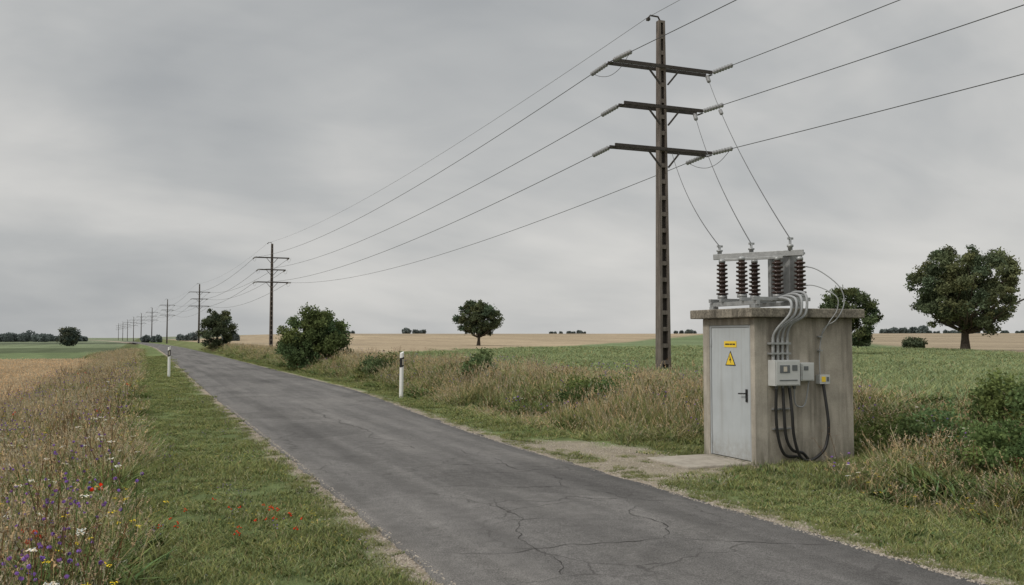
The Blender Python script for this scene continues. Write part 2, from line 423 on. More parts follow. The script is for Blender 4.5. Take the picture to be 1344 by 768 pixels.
class PB:  # plant patch builder
    def __init__(self): self.V = []; self.F = []; self.M = []; self.K = []
    def quad(self, a, b, c, d, m, k):
        o = len(self.V); self.V += [a, b, c, d]; self.F.append((o, o + 1, o + 2, o + 3)); self.M.append(m); self.K += [k] * 4
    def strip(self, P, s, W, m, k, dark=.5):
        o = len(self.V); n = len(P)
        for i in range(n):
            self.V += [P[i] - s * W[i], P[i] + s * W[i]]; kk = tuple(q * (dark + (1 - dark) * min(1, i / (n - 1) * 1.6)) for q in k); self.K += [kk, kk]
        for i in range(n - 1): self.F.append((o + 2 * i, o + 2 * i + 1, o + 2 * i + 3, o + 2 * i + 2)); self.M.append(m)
    def tint(self, v=.3):
        b = 1 + rng.uniform(-v, v); y = rng.uniform(-.12, .18); return (b * (1 + y), b, b * (1 - y))
    def blades(self, n, hmin, hmax, w, spread, lean, m, segs=3, v=.3):
        for i in range(n):
            a = rng.uniform(0, 6.283); r = spread * np.sqrt(rng.uniform()); h = rng.uniform(hmin, hmax)
            b = np.array([r * np.cos(a), r * np.sin(a), 0]); da = rng.uniform(0, 6.283); ln = h * lean * rng.uniform(.3, 1.3)
            d = np.array([np.cos(da), np.sin(da), 0]); fa = rng.uniform(0, np.pi); s = np.array([np.cos(fa), np.sin(fa), 0])
            P = []; W = []
            for k in range(segs + 1):
                t = k / segs; P.append(b + d * ln * t ** 2 + np.array([0, 0, h * (t - .18 * lean * t * t)])); W.append(w * (1 - t ** 1.5 * .93) * .5)
            self.strip(P, s, W, m, self.tint(v))
    def stems(self, n, hmin, hmax, w, spread, lean, m, head):
        for i in range(n):
            a = rng.uniform(0, 6.283); r = spread * np.sqrt(rng.uniform()); h = rng.uniform(hmin, hmax)
            b = np.array([r * np.cos(a), r * np.sin(a), 0]); da = rng.uniform(0, 6.283); d = np.array([np.cos(da), np.sin(da), 0]); ln = h * lean * rng.uniform(.2, 1.2)
            fa = rng.uniform(0, np.pi); s = np.array([np.cos(fa), np.sin(fa), 0])
            P = [b + d * ln * (k / 3) ** 2 + np.array([0, 0, h * k / 3]) for k in range(4)]
            self.strip(P, s, [w / 2] * 4, m, self.tint(.2)); head(self, P[-1], d * lean)
    def mesh(self, coll, name, mats):
        coll.objects.link(bpy.data.objects.new(name, np_mesh(name, np.array(self.V), np.array(self.F), mats, col=np.array(self.K), midx=self.M)))
def h_seed(m, L_=.10, W=.011, loose=5):
    def f(B, p, d):
        ax = np.array([d[0] * .8, d[1] * .8, 1.0]); tt = B.tint(.25)
        for j in range(loose):
            t = j / loose; c = p + ax * L_ * t; an = rng.uniform(0, 6.28); q = np.array([np.cos(an), np.sin(an), .9]) * W * 1.5 * (1.2 - t)
            s = np.array([-np.sin(an), np.cos(an), 0]) * W * .4
            B.quad(c - s, c + q, c + s, c + ax * .025, m, tt)
    return f
def h_umbel(m, R=.035, n=12):
    def f(B, p, d):
        for j in range(n):
            an = rng.uniform(0, 6.28); r = R * np.sqrt(rng.uniform()); c = p + np.array([np.cos(an) * r, np.sin(an) * r, rng.uniform(-.004, .01)]); s = R * .22
            B.quad(c + [s, 0, 0.004], c + [0, s, 0], c + [-s, 0, .004], c + [0, -s, 0], m, B.tint(.1))
    return f
def h_ball(m, R=.02, n=9):
    def f(B, p, d):
        for j in range(n):
            v = rng.normal(size=3); v /= np.linalg.norm(v); u = np.cross(v, [0, 0, 1.01]); u /= np.linalg.norm(u); w_ = np.cross(v, u); c = p + v * R * .6
            B.quad(c + u * R * .6, c + w_ * R * .6, c - u * R * .6, c - w_ * R * .6, m, B.tint(.15))
    return f
def newcoll(n): return bpy.data.collections.new(n)
GM = [G_short, G_tall, G_straw, G_seed, G_weed, G_white, G_purp, G_red, G_yell, G_brown, G_wheat, G_crop]
SH, TA, ST, SE_, WE, WH, PU, RE, YE, BR, WT, CR = range(12)
c_short = newcoll('verge_grass_parts')
for k in range(5):
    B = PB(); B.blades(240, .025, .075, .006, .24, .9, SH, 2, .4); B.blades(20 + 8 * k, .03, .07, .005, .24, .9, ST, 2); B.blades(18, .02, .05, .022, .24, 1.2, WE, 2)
    if k == 4: B.stems(3, .05, .09, .002, .2, .2, WE, h_umbel(WH, .010, 4))
    B.mesh(c_short, 'sg%02d' % k, GM)
c_crop = newcoll('crop_parts')
for k in range(3):
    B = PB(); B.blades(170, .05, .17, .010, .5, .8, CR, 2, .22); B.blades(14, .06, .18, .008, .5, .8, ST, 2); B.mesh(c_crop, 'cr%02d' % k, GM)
c_tall = newcoll('meadow_parts')
for k in range(4):       # 0-3 green
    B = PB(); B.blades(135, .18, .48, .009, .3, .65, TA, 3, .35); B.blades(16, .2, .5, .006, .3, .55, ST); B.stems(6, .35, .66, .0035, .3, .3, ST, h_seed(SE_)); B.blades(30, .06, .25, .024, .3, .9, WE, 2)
    B.mesh(c_tall, 'tg%02d' % k, GM)
for k in range(3):       # 4-6 straw
    B = PB(); B.blades(95, .18, .42, .008, .3, .65, TA, 3, .35); B.blades(50, .2, .5, .006, .3, .6, ST); B.stems(20, .35, .70, .0035, .3, .35, ST, h_seed(SE_))
    B.mesh(c_tall, 'tg%02d' % (4 + k), GM)
for k in range(2):       # 7-8 weeds
    B = PB(); B.blades(110, .08, .42, .032, .28, .9, WE, 3, .35); B.blades(40, .2, .5, .008, .3, .6, TA); B.stems(4, .4, .62, .006, .25, .25, BR, h_ball(BR, .016, 6)); B.mesh(c_tall, 'tg%02d' % (7 + k), GM)
def flower(i, *a):
    B = PB(); B.stems(*a); B.mesh(c_tall, 'tg%02d' % i, GM)
flower(9, 3, .45, .72, .004, .14, .25, WE, h_umbel(WH, .030, 16))
flower(10, 5, .35, .62, .004, .12, .3, WE, h_ball(PU, .016, 9))
flower(11, 3, .3, .5, .004, .12, .3, WE, h_ball(RE, .026, 8))
flower(12, 5, .3, .55, .004, .14, .3, WE, h_umbel(YE, .020, 8))
flower(13, 6, .5, .85, .005, .12, .3, BR, h_umbel(BR, .028, 12))
flower(14, 6, .4, .68, .004, .18, .3, WE, h_umbel(WH, .012, 7))
c_wheat = newcoll('wheat_parts')
for k in range(3):
    B = PB(); B.stems(70, .28, .42, .006, .45, .15, WT, h_seed(WT, .07, .014, 4)); B.mesh(c_wheat, 'wh%02d' % k, GM)

def cand(dens, x0, x1, y0, y1, d0, p_, tmax=.74):
    n = int(dens * (x1 - x0) * (y1 - y0)); x = rng.uniform(x0, x1, n); y = rng.uniform(y0, y1, n)
    d = x * S + y * C; l = x * C - y * S
    k = (d > 2.5) & (np.abs(l) < tmax * d + 1.5) & (rng.uniform(size=n) < np.minimum(1, (d0 / np.maximum(d, .1)) ** p_))
    return x[k], y[k], d[k]
def place(name, x, y, d, ids, coll, smin, smax, wgrow=45., tilt=.08, hmul=1.0):
    z = gz(x, y) - .012; n = len(x)
    s = rng.uniform(smin, smax, n); hs = s * hmul; w = s * (1 + d / wgrow)
    scatter(name, np.stack([x, y, z], 1), np.stack([rng.normal(0, tilt, n), rng.normal(0, tilt, n), rng.uniform(0, 6.28, n)], 1), np.stack([w, w, hs], 1), ids, coll)
cat = np.concatenate
def notkiosk(x, y, m=0): return ~((x > 6.8 + m) & (x < 10.0 - m) & (y > 10.45 + m) & (y < 12.15 - m))
x, y, d = cand(26, -.5, 2.7, 2.5, 90, 9, 1.0)
k = (x < edgeL(y) - .27 - .12 * np.abs(nz(x, y, .35, 2)) - .08 * rng.uniform(size=len(x))); x, y, d = x[k], y[k], d[k]
x2, y2, d2 = cand(26, 5.6, 11.2, 2.5, 90, 9, 1.0)
k = (x2 > edgeR(y2) + .38 + .15 * np.abs(nz(x2, y2, .35, 4)) + .1 * rng.uniform(size=len(x2))) & (x2 < edgeR(y2) + 2.4 + 2.2 * ss(13, 11, y2)) & notkiosk(x2, y2)
lay2 = ss(1.15, .85, np.hypot((x2 - 6.2) / 1.4, (y2 - 12.0) / 2.6) + .25 * nz(x2, y2, .5, 9))
k &= rng.uniform(size=len(x2)) > lay2 * .97
x, y, d = cat([x, x2[k]]), cat([y, y2[k]]), cat([d, d2[k]])
ids = rng.integers(0, 4, len(x)); ids = np.where(rng.uniform(size=len(x)) < .14, 4, ids)
hm = .9 + .5 * nz(x, y, .9, 4) + .3 * nz(x, y, .33, 1) + .6 * ss(.4, -.4, x) + .6 * ss(6.9, 8.2, x)
place('verge_grass', x, y, d, ids, c_short, .75, 1.2, 40, .08, np.maximum(.45, hm))
x, y, d = cand(80, 1.4, 2.4, 2.5, 30, 8, 1.2)
k = (edgeL(y) - x > .05) & (edgeL(y) - x < .45); x, y, d = x[k], y[k], d[k]
x2, y2, d2 = cand(80, 5.6, 7.2, 2.5, 30, 8, 1.2); k = (x2 - edgeR(y2) > .08) & (x2 - edgeR(y2) < .62)
x3, y3, d3 = cand(60, 6.7, 10.1, 10.3, 12.3, 30, 1); kd = np.maximum(np.abs(x3 - 8.88) - .89, np.abs(y3 - 11.28) - .65)
k3 = (kd > .015) & (kd < .38) & ~((x3 < 8) & (y3 > 10.72) & (y3 < 11.88)); kp = (x3 < 7.98) & (np.maximum(np.abs(x3 - 7.47) - .53, np.abs(y3 - 11.3) - .56) > .01); k3 = k3 | (kp & (rng.uniform(size=len(x3)) < .4))
x, y, d = cat([x, x2[k], x3[k3]]), cat([y, y2[k], y3[k3]]), cat([d, d2[k], d3[k3]])
place('verge_edge_grass', x, y, d, rng.integers(0, 5, len(x)), c_short, .2, .42, 60, .1, rng.uniform(1.2, 2.6, len(x)))
x, y, d = cand(3.2, 11.5, 70, 4, 95, 18, .9)
k = (y < 58 + 1.27 * (x - 12.3)) & (x > 12.2) & ~((43 + 1.3 * (x - 53.7) > y + 2) & (x > 46)); x, y, d = x[k], y[k], d[k]
place('field_crop', x, y, d, rng.integers(0, 3, len(x)), c_crop, .8, 1.2, 35, .05, 1 + .3 * nz(x, y, 4, 2))

# meadow left + bank right
x, y, d = cand(22, -5.2, .05, 2.5, 140, 10, 1.0)
k = (x < -.1 + .25 * nz(x, y, .8, 3)) & ((x > -4.2) | (y > 104)); x, y, d = x[k], y[k], d[k]
x2, y2, d2 = cand(20, 6.8, 15.5, 3, 140, 12, 1.0)
s_ = ss(15, 11.5, y2)
x0_ = edgeR(y2) + 1.5 + .3 * nz(x2, y2, 1.1, 3) + 2.7 * s_ * ss(9.2, 10.2, y2) + 1.1 * ss(10, 9, y2)
k = (x2 > x0_) & (x2 < 12.3 + 1.2 * s_ + .5 * nz(x2, y2, 3, 2)) & notkiosk(x2, y2)
x2, y2, d2, x0_ = x2[k], y2[k], d2[k], x0_[k]
inner = cat([-x, x2 - x0_])
x, y, d = cat([x, x2]), cat([y, y2]), cat([d, d2]); n = len(x)
r = rng.uniform(size=n); p1 = nz(x, y, 2.3, 6); p2 = nz(x, y, 1.0, 11); right = x > 5
ids = rng.integers(0, 4, n)
ids = np.where(r < np.where(right, .28, .18) + .5 * p1, rng.integers(4, 7, n), ids)
ids = np.where(((r > .76) & (p2 > .0)) | (p2 > .62), rng.integers(7, 9, n), ids)
front = right & (y < 9.9)
ids = np.where(front & (rng.uniform(size=n) < .3), rng.choice([0, 1, 7, 8], n), ids)
hm = np.where(right, .88 + .38 * p1, .95 + .25 * p1) * np.where(front, .68, 1) * np.where(right, 1 - .5 * ss(9.8, 11.5, x) * ss(8, 11, y), 1 - .3 * ss(-2.2, -4, x))
hm = np.maximum(.3, hm * (.45 + .55 * ss(0, 1.2, inner)))
hm = hm * np.where(right & (x > 9.8) & (y > 9) & (y < 15), 1.25, 1)
place('meadow_grass', x, y, d, ids, c_tall, .8, 1.15, 60, .07, hm)
# wildflowers
x, y, d = cand(10, -4.2, -.1, 2.5, 60, 9, 1.1); x2, y2, d2 = cand(3.2, 8, 12, 3, 60, 12, 1.0)
k = ((x2 > 9.9) | (y2 > 12.6) | (y2 < 9.8)); x, y, d = cat([x, x2[k]]), cat([y, y2[k]]), cat([d, d2[k]])
n = len(x); ids = rng.choice([9, 10, 12, 13, 14, 10, 14, 10, 13, 13], n); ids = np.where((rng.uniform(size=n) < .05) & (x < 0), 11, ids)
near = (x > 7) & (y < 10); ids = np.where(near & (rng.uniform(size=n) < .7), 12, ids)
place('meadow_flowers', x, y, d, ids, c_tall, .8, 1.15, 60, .1, np.where(near, .66, np.where(x > 5, .85, 1.0)))
x, y, d = cand(14, -.3, 1.8, 3, 40, 9, 1.2)
k = nz(x, y, 1.2, 8) > -.2; x, y, d = x[k], y[k], d[k]; n = len(x)
ids = rng.choice([14, 14, 12, 14, 10], n); red = (np.hypot(x - .75, (y - 9.0) / 1.8) < .7) & (rng.uniform(size=n) < .5); ids = np.where(red, 11, ids)
place('verge_flowers', x, y, d, ids, c_tall, .28, .45, 60, .1, .85)
# wheat
x, y, d = cand(7, -60, -4.1, 8, 88, 26, 1.2)
place('wheat_field', x, y, d, rng.integers(0, 3, len(x)), c_wheat, .85, 1.1, 60, .04)

# gravel
c_grav = newcoll('gravel_parts')
M_grav = surf('gravel_stone', (.36, .32, .27), .35, 20, .9, .2)
for k in range(3):
    bm = bmesh.new(); bmesh.ops.create_icosphere(bm, subdivisions=1, radius=.012)
    for v in bm.verts: v.co *= random.uniform(.7, 1.2); v.co.z *= .6
    me = bpy.data.meshes.new('gr%d' % k); bm.to_mesh(me); bm.free(); me.materials.append(M_grav)
    c_grav.objects.link(bpy.data.objects.new('gr%02d' % k, me))
n = 15000; y = 3 + 22 * rng.uniform(size=n) ** 1.5; side = rng.uniform(size=n) < .4
off = np.abs(rng.normal(0, .16, n)) - .05
x = np.where(side, edgeL(y) - off, edgeR(y) + off * 1.3)
n3 = 5000; xl = rng.uniform(5.7, 7.9, n3); yl = rng.uniform(9, 15.5, n3); kk = (np.hypot((xl - 6.2) / 1.4, (yl - 12.0) / 2.6) < 1.05) & (xl > edgeR(yl))
x = cat([x, xl[kk]]); y = cat([y, yl[kk]]); n = len(x)
s = rng.uniform(.3, 1.3, n)
zz = np.maximum(gz(x, y), np.where((x > edgeL(y)) & (x < edgeR(y)), .022, -1)) 
scatter('gravel', np.stack([x, y, zz + .002], 1), rng.uniform(0, 6, (n, 3)), np.stack([s, s, s], 1), rng.integers(0, 3, n), c_grav)

# ------------------------------------------------------------ trees
def leaves(P, size, colr, name, mat, parent):
    n = len(P); v = rng.normal(size=(n, 3)); v /= np.linalg.norm(v, axis=1)[:, None]
    a = rng.normal(size=(n, 3)); u = np.cross(v, a); u /= np.linalg.norm(u, axis=1)[:, None]; w = np.cross(v, u)
    s = size * rng.uniform(.6, 1.3, (n, 1))
    V = np.stack([P + u * s * .62, P + w * s * .34, P - u * s * .62, P - w * s * .34], 1).reshape(-1, 3)
    F = np.arange(4 * n).reshape(n, 4)
    me = np_mesh(name, V, F, [mat], col=np.repeat(colr, 4, axis=0))
    ob = link(bpy.data.objects.new(name, me)); ob.parent = parent; return ob

def tree(name, loc, H, W, cb, nleaf, ls, seed, nclump=48, base=(.085, .11, .05), trunk_r=None, jag=.18, multi=False, dead=False, clump_r=.2, gap=-.22, egg=0.0, flat=.8):
    rs = np.random.default_rng(seed); random.seed(seed)
    x0, y0 = loc; z0 = float(gz(x0, y0)) - .05
    e = empty(name, (x0, y0, z0))
    ch = H - cb; cz = cb + ch / 2; cr_ = W * clump_r * .8
    cent = []; rad = []
    for i in range(nclump):
        t_ = (i + .5) / nclump; ph = i * 2.39996; zc = 1 - 2 * t_; rxy = math.sqrt(1 - zc * zc)
        v = np.array([rxy * math.cos(ph), rxy * math.sin(ph), zc]) + rs.normal(0, .12, 3); v /= np.linalg.norm(v)
        r = (rs.uniform(.72, 1.0) if rs.uniform() < .7 else rs.uniform(.1, .7)) * (1 + jag * noise.noise(Vector(tuple(v * 1.6 + seed))) * 2)
        wz = 1 - egg * v[2]
        cent.append((v[0] * (W / 2 - cr_ * .8) * r * wz, v[1] * (W / 2 - cr_ * .8) * r * wz, cz + v[2] * (ch / 2 - cr_ * .6) * r)); rad.append(cr_ * rs.uniform(.6, 1.35))
    cent = np.array(cent); rad = np.array(rad)
    t = MB()
    tr = trunk_r or H * .03
    if not multi:
        pts = []; rr = []
        for k in range(7):
            f = k / 6; pts.append((.03 * H * noise.noise(Vector((seed, f * 2, 0))) * f * 2, .03 * H * noise.noise(Vector((seed, f * 2, 7))) * f, f * (cb + ch * .62)))
            rr.append(tr * (1.35 if k == 0 else 1) * (1 - .75 * f))
        t.tube(pts, rr, 9, 0, True, .06)
    for i in range(0, nclump, 1 if nclump < 60 else 2):
        c = Vector(cent[i]); 
        if multi: st = Vector((rs.uniform(-.12, .12) * W, rs.uniform(-.12, .12) * W, 0)); r0 = tr * .5
        else:
            f = min(.95, max(.25, (c.z - ch * .35 * rs.uniform(.5, 1)) / (cb + ch * .62))); j = f * 6; k0 = min(5, int(j))
            st = Vector(pts[k0]).lerp(Vector(pts[k0 + 1]), j - k0); r0 = tr * .42 * (1 - .5 * f)
        mid = st.lerp(c, .5) + Vector((rs.uniform(-.05, .05) * W, rs.uniform(-.05, .05) * W, -.02 * H + .05 * H * (1 if multi else 0)))
        t.tube([st, st.lerp(mid, .5), mid, mid.lerp(c, .55), c], [r0, r0 * .8, r0 * .6, r0 * .4, r0 * .15], 5)
    if dead:
        for q in dead: t.tube([Vector(p_) for p_ in q[0]], q[1], 5)
    t.make('trunk_and_limbs', [M_bark], parent=e)
    per = rad ** 2; per = per / per.sum(); ci = rs.choice(nclump, nleaf, p=per)
    v = rs.normal(size=(nleaf, 3)); v /= np.linalg.norm(v, axis=1)[:, None]
    rr_ = rad[ci] * (rs.uniform(.15, 1, nleaf) ** .5) * (1 + .22 * rs.normal(size=nleaf))
    P = cent[ci] + v * rr_[:, None] * np.array([1, 1, flat])
    g = np.array([noise.noise(Vector(tuple(p_ / (W * .10) + seed))) for p_ in P])
    keep = g > gap; P = P[keep]; ci2 = ci[keep]
    k2 = P[:, 2] > .05; P = P[k2]; ci2 = ci2[k2]
    cc = rs.uniform(.68, 1.32, nclump)[ci2] * rs.uniform(.7, 1.3, len(P)) 
    tint = rs.uniform(-.12, .15, nclump)[ci2]
    colr = np.array(base)[None] * cc[:, None] * np.stack([1 + tint, np.ones_like(tint), 1 - tint], 1)
    leaves(P, ls, colr, 'crown', T_leaf, e)
    return e

tree('oak_tree', (67, 59.4), 9.9, 10.2, 1.1, 70000, .20, 3, 230, (.13, .155, .085), .36, .10, clump_r=.082, gap=-.2, egg=.04, flat=.7,
     dead=[([(2.5, -1.5, 3.6), (4.2, -2.6, 4.6), (5.4, -3.3, 4.4), (6.3, -3.9, 4.8)], [.10, .07, .04, .015]), ([(4.8, -2.9, 4.5), (5.6, -3.5, 3.8), (6.2, -3.9, 4.0)], [.05, .03, .01]), ([(5.2, -3.2, 4.45), (6.0, -3.5, 5.2)], [.04, .01])])
tree('round_tree', (44.4, 122), 6.9, 7.3, .8, 24000, .24, 5, 110, (.095, .12, .07), .24, .05, clump_r=.11, egg=.1, flat=.75)
tree('field_tree', (43, 47.3), 4.9, 4.3, .4, 22000, .14, 8, 90, (.095, .12, .06), .15, .08, clump_r=.12, flat=.75)
tree('roadside_tree', (8.9, 120.6), 5.6, 4.7, .2, 16000, .2, 9, 60, (.09, .11, .065), .15, .10, clump_r=.14, egg=.1)
tree('roadside_bush', (9.1, 52.5), 3.7, 4.6, -1.0, 46000, .12, 12, 120, (.11, .15, .065), .08, .06, multi=True, clump_r=.12, egg=.12, gap=-.3)
tree('hedge_shrub', (10.45, 8.35), .85, 1.9, -.3, 34000, .042, 14, 60, (.13, .185, .07), .03, .2, multi=True, clump_r=.15)
tree('hedge_shrub', (12.6, 10.1), .8, 2.0, -.3, 16000, .055, 24, 50, (.12, .165, .065), .03, .25, multi=True, clump_r=.14)
tree('field_bush', (86.5, 93), 2.6, 3.4, -.3, 4000, .22, 15, 20, (.09, .11, .07), .06, .2, multi=True)
tree('field_bush', (72, 70), 1.4, 2.8, -.3, 3000, .2, 16, 16, (.10, .115, .065), .05, .2, multi=True)
tree('distant_tree', (-17, 262), 5.6, 6.6, -.5, 6000, .4, 17, 40, (.10, .115, .09), .2, .1, flat=.7)  # greyer leaf colour has some distance haze mixed in
tree('bramble_bush', (9.9, 27), 1.1, 1.6, -.3, 9000, .07, 19, 24, (.13, .17, .075), .03, .3, multi=True)
tree('bramble_bush', (9.6, 18.5), .7, 2.3, -.3, 12000, .055, 20, 30, (.11, .155, .06), .03, .3, multi=True)
tree('bramble_bush', (9.4, 38), .9, 2.6, -.3, 8000, .08, 21, 22, (.12, .155, .07), .03, .3, multi=True)
tree('bramble_bush', (11.0, 10.5), .6, 1.9, -.3, 12000, .05, 22, 26, (.10, .14, .055), .03, .3, multi=True)

# distant tree masses
e = empty('distant_treeline', (0, 0, 0))
P = []; Cc = []
def mass(t0, t1, dd, h, n, dark=1.0):
    for i in range(n):
        t = rng.uniform(t0, t1); dq = dd * rng.uniform(.96, 1.04); x = dq * (t * C + S); y = dq * (C - t * S); z0 = float(gz(x, y))
        hh = h * (.55 + .45 * abs(noise.noise(Vector((t * 90, dd, 0)))) * 2.2); r = hh * rng.uniform(.35, .6)
        m_ = int(160); v = rng.normal(size=(m_, 3)); v /= np.linalg.norm(v, axis=1)[:, None]
        q = v * np.array([r, r, hh * .5]) * rng.uniform(.5, 1.05, (m_, 1)) + [x, y, z0 + hh * .42]
        P.append(q); Cc.append(np.array([[.14, .165, .16]]) * rng.uniform(.8, 1.15) * dark * rng.uniform(.85, 1.15, (m_, 1)))  # bluish grey leaves: distance haze put into the colour
T = lambda px: (px - 672) / 1200
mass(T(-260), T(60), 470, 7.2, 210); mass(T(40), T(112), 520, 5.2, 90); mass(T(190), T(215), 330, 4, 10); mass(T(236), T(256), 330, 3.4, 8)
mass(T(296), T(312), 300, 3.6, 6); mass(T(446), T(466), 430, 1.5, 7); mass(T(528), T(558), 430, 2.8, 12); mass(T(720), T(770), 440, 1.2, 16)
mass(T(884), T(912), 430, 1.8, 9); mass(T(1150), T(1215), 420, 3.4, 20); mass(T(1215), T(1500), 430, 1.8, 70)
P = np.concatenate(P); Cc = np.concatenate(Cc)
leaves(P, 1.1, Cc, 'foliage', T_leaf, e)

# ------------------------------------------------------------ kiosk
KX0, KX1, KY0, KY1 = 8.0, 9.76, 10.65, 11.92; KO = (8.88, 11.28, 0)
kiosk = empty('transformer_kiosk', KO)
b = MB()
b.box(KX0 + .06, KX1 - .003, KY0 + .004, KY1, -.1, 2.08); b.make('walls', [M_wall], kiosk, KO, .008)
b = MB()
b.box(KX0, KX0 + .22, KY0, KY0 + .1, -.1, 2.079); b.box(KX0, KX0 + .22, KY1 - .16, KY1 + .003, -.1, 2.079); b.box(KX0, KX0 + .22, KY0 + .1, KY1 - .16, 1.98, 2.079); b.box(KX0 - .01, KX0 + .2, KY0 + .1, KY1 - .16, -.1, .045)
b.make('door_surround', [M_pil], kiosk, KO, .01)
b = MB(); b.box(KX0 - .14, KX1 + .13, KY0 - .12, KY1 + .14, 2.082, 2.215); b.make('roof_slab', [M_roof], kiosk, KO, .015)
b = MB(); b.box(KX0 + .012, KX0 + .05, KY0 + .102, KY0 + .135, .047, 1.978, 1); b.box(KX0 + .012, KX0 + .05, KY1 - .195, KY1 - .162, .047, 1.978, 1); b.box(KX0 + .012, KX0 + .05, KY0 + .137, KY1 - .197, 1.945, 1.978, 1)
b.box(KX0 + .020, KX0 + .055, KY0 + .14, KY1 - .20, .055, 1.94, 0)
for z in (.28, 1.72): b.lathe((KX0 + .012, KY1 - .198, z - .06), (KX0 + .012, KY1 - .198, z + .06), [(0, .013), (.5, .013), (1, .013)], 10, 1)
b.make('door', [M_door, M_frame], kiosk, KO, .004)
b = MB(); hy = KY0 + .21; b.box(KX0 + .008, KX0 + .019, hy - .022, hy + .022, .88, 1.06, 0); b.tube([(KX0 + .01, hy, 1.0), (KX0 - .035, hy, 1.0), (KX0 - .04, hy + .02, 1.0), (KX0 - .04, hy + .12, .995)], .010, 8)
b.lathe((KX0 + .01, hy, .92), (KX0 + .002, hy, .92), [(0, .012), (1, .012)], 10); b.make('door_handle', [M_blk], kiosk, KO)
b = MB(); xf = KX0 + .018; sy = 11.24
b.box(xf - .004, xf, sy - .15, sy + .15, 1.655, 1.745, 0)
for j, (a0, a1) in enumerate(((-.12, -.06), (-.05, .01), (.02, .12))): b.box(xf - .006, xf - .0045, sy + a0, sy + a1, 1.69, 1.71, 1)
def tri(x, cy, cz, s, m):
    h = s * .866; ys_ = [(cy - s / 2, cz - h / 3), (cy + s / 2, cz - h / 3), (cy, cz + h * 2 / 3)]
    b.add([(x - .002, *q) for q in ys_] + [(x, *q) for q in ys_], [(0, 1, 2), (5, 4, 3), (0, 3, 4, 1), (1, 4, 5, 2), (2, 5, 3, 0)], m)
tri(xf - .001, sy, 1.46, .25, 1); tri(xf - .0035, sy, 1.46, .205, 0)
bolt = [(.012, .075), (-.03, .0), (-.002, .004), (-.018, -.048), (.03, .022), (.004, .018), (.02, .07)]
b.add([(xf - .0065, sy + p_[0], 1.462 + p_[1]) for p_ in bolt], [tuple(range(7))], 1)
b.make('warning_sign', [M_yel, M_blk], kiosk, KO)
fy = KY0 + .004
b = MB(); b.box(8.23, 8.66, fy - .16, fy, 1.12, 1.48, 0); b.box(8.245, 8.645, fy - .175, fy - .163, 1.135, 1.465, 0); b.box(8.30, 8.47, fy - .180, fy - .1765, 1.30, 1.41, 1); b.box(8.51, 8.60, fy - .180, fy - .1765, 1.33, 1.41, 1); b.box(8.29, 8.60, fy - .180, fy - .1765, 1.19, 1.205, 1)
b.box(8.36, 8.42, fy - .183, fy - .1805, 1.32, 1.39, 2)
b.box(8.72, 8.95, fy - .11, fy, 1.18, 1.44, 0); b.box(8.735, 8.935, fy - .12, fy - .112, 1.195, 1.425, 0); b.box(8.76, 8.84, fy - .124, fy - .121, 1.33, 1.39, 1)
b.box(9.07, 9.25, fy - .09, fy, 1.13, 1.26, 0); b.box(9.10, 9.17, fy - .095, fy - .091, 1.16, 1.235, 3); b.box(9.19, 9.23, fy - .095, fy - .091, 1.165, 1.23, 1)
for xg in (8.31, 8.42, 8.53, 8.62): b.lathe((xg, fy - .08, 1.12), (xg, fy - .08, 1.07), [(0, .026), (.6, .026), (1, .02)], 10, 1)
b.make('meter_boxes', [M_box, M_boxd, M_refl, M_yel], kiosk, KO, .006)
def spline(pts, n=8):
    pts = [Vector(p_) for p_ in pts]; q = [pts[0]] + pts + [pts[-1]]; out = []
    for i in range(1, len(q) - 2):
        for k in range(n):
            t = k / n; a, b_, c_, d_ = q[i - 1], q[i], q[i + 1], q[i + 2]
            out.append(.5 * ((2 * b_) + (-a + c_) * t + (2 * a - 5 * b_ + 4 * c_ - d_) * t * t + (-a + 3 * b_ - 3 * c_ + d_) * t ** 3))
    out.append(pts[-1]); return out
b = MB(); ye = KY0 - .19
for i, (xt, xb) in enumerate(((8.50, 8.275), (8.59, 8.355), (8.68, 8.435), (8.77, 8.52))):
    b.tube(spline([(xt + .12, 11.05, 2.34 + .02 * i), (xt + .05, KY0 + .12, 2.37 + .03 * i), (xt, ye + .02, 2.31 + .03 * i), (xt - .05, ye - .02, 2.13), (xb + .04, KY0 - .10, 1.92 + .02 * i), (xb, KY0 - .055, 1.78), (xb, KY0 - .055, 1.5 if i < 3 else 1.48)]), .0185, 10, 0)
    b.tube([(xb, KY0 - .055, 1.80), (xb, KY0 - .055, 1.479)], .024, 10, 1)
b.box(8.22, 8.56, KY0 - .095, KY0 + .002, 1.70, 1.73, 1); b.box(8.22, 8.56, KY0 - .095, KY0 + .002, 1.56, 1.585, 1)
b.make('grey_cables', [M_cabg, M_galv], kiosk, KO)
b = MB()
for i, (xa, zl, xe) in enumerate(((8.31, .10, 8.80), (8.42, .16, 8.86), (8.53, .06, 9.15))):
    yy = KY0 - .06 - .035 * i
    e_ = [(xe, yy, .35), (xe + .02, yy, .6), (xe, KY0 - .06, 1.13)] if i == 2 else [(xe, yy, .02), (xe + .02, yy, -.08)]
    b.tube(spline([(xa, fy - .08, 1.1), (xa, yy, .75), (xa + .03, yy, .4), (xa + .14, yy, zl + .05)] + ([(xa + .33, yy, zl), (xe - .08, yy, zl + .12)] if i == 2 else [(xe - .12, yy, zl - .0)]) + e_), .022, 10, 0)
b.tube(spline([(8.62, fy - .08, 1.1), (8.66, KY0 - .05, .85), (8.82, KY0 - .05, .84), (8.9, KY0 - .05, 1.17)]), .010, 8, 1)
b.tube(spline([(9.02, 10.95, 2.86), (9.2, 10.75, 2.80), (9.38, 10.5, 2.55), (9.44, 10.46, 2.3), (9.32, 10.49, 2.06), (9.2, KY0 - .03, 1.92), (9.12, KY0 - .03, 1.6), (9.12, KY0 - .03, 1.25)]), .008, 8, 1)
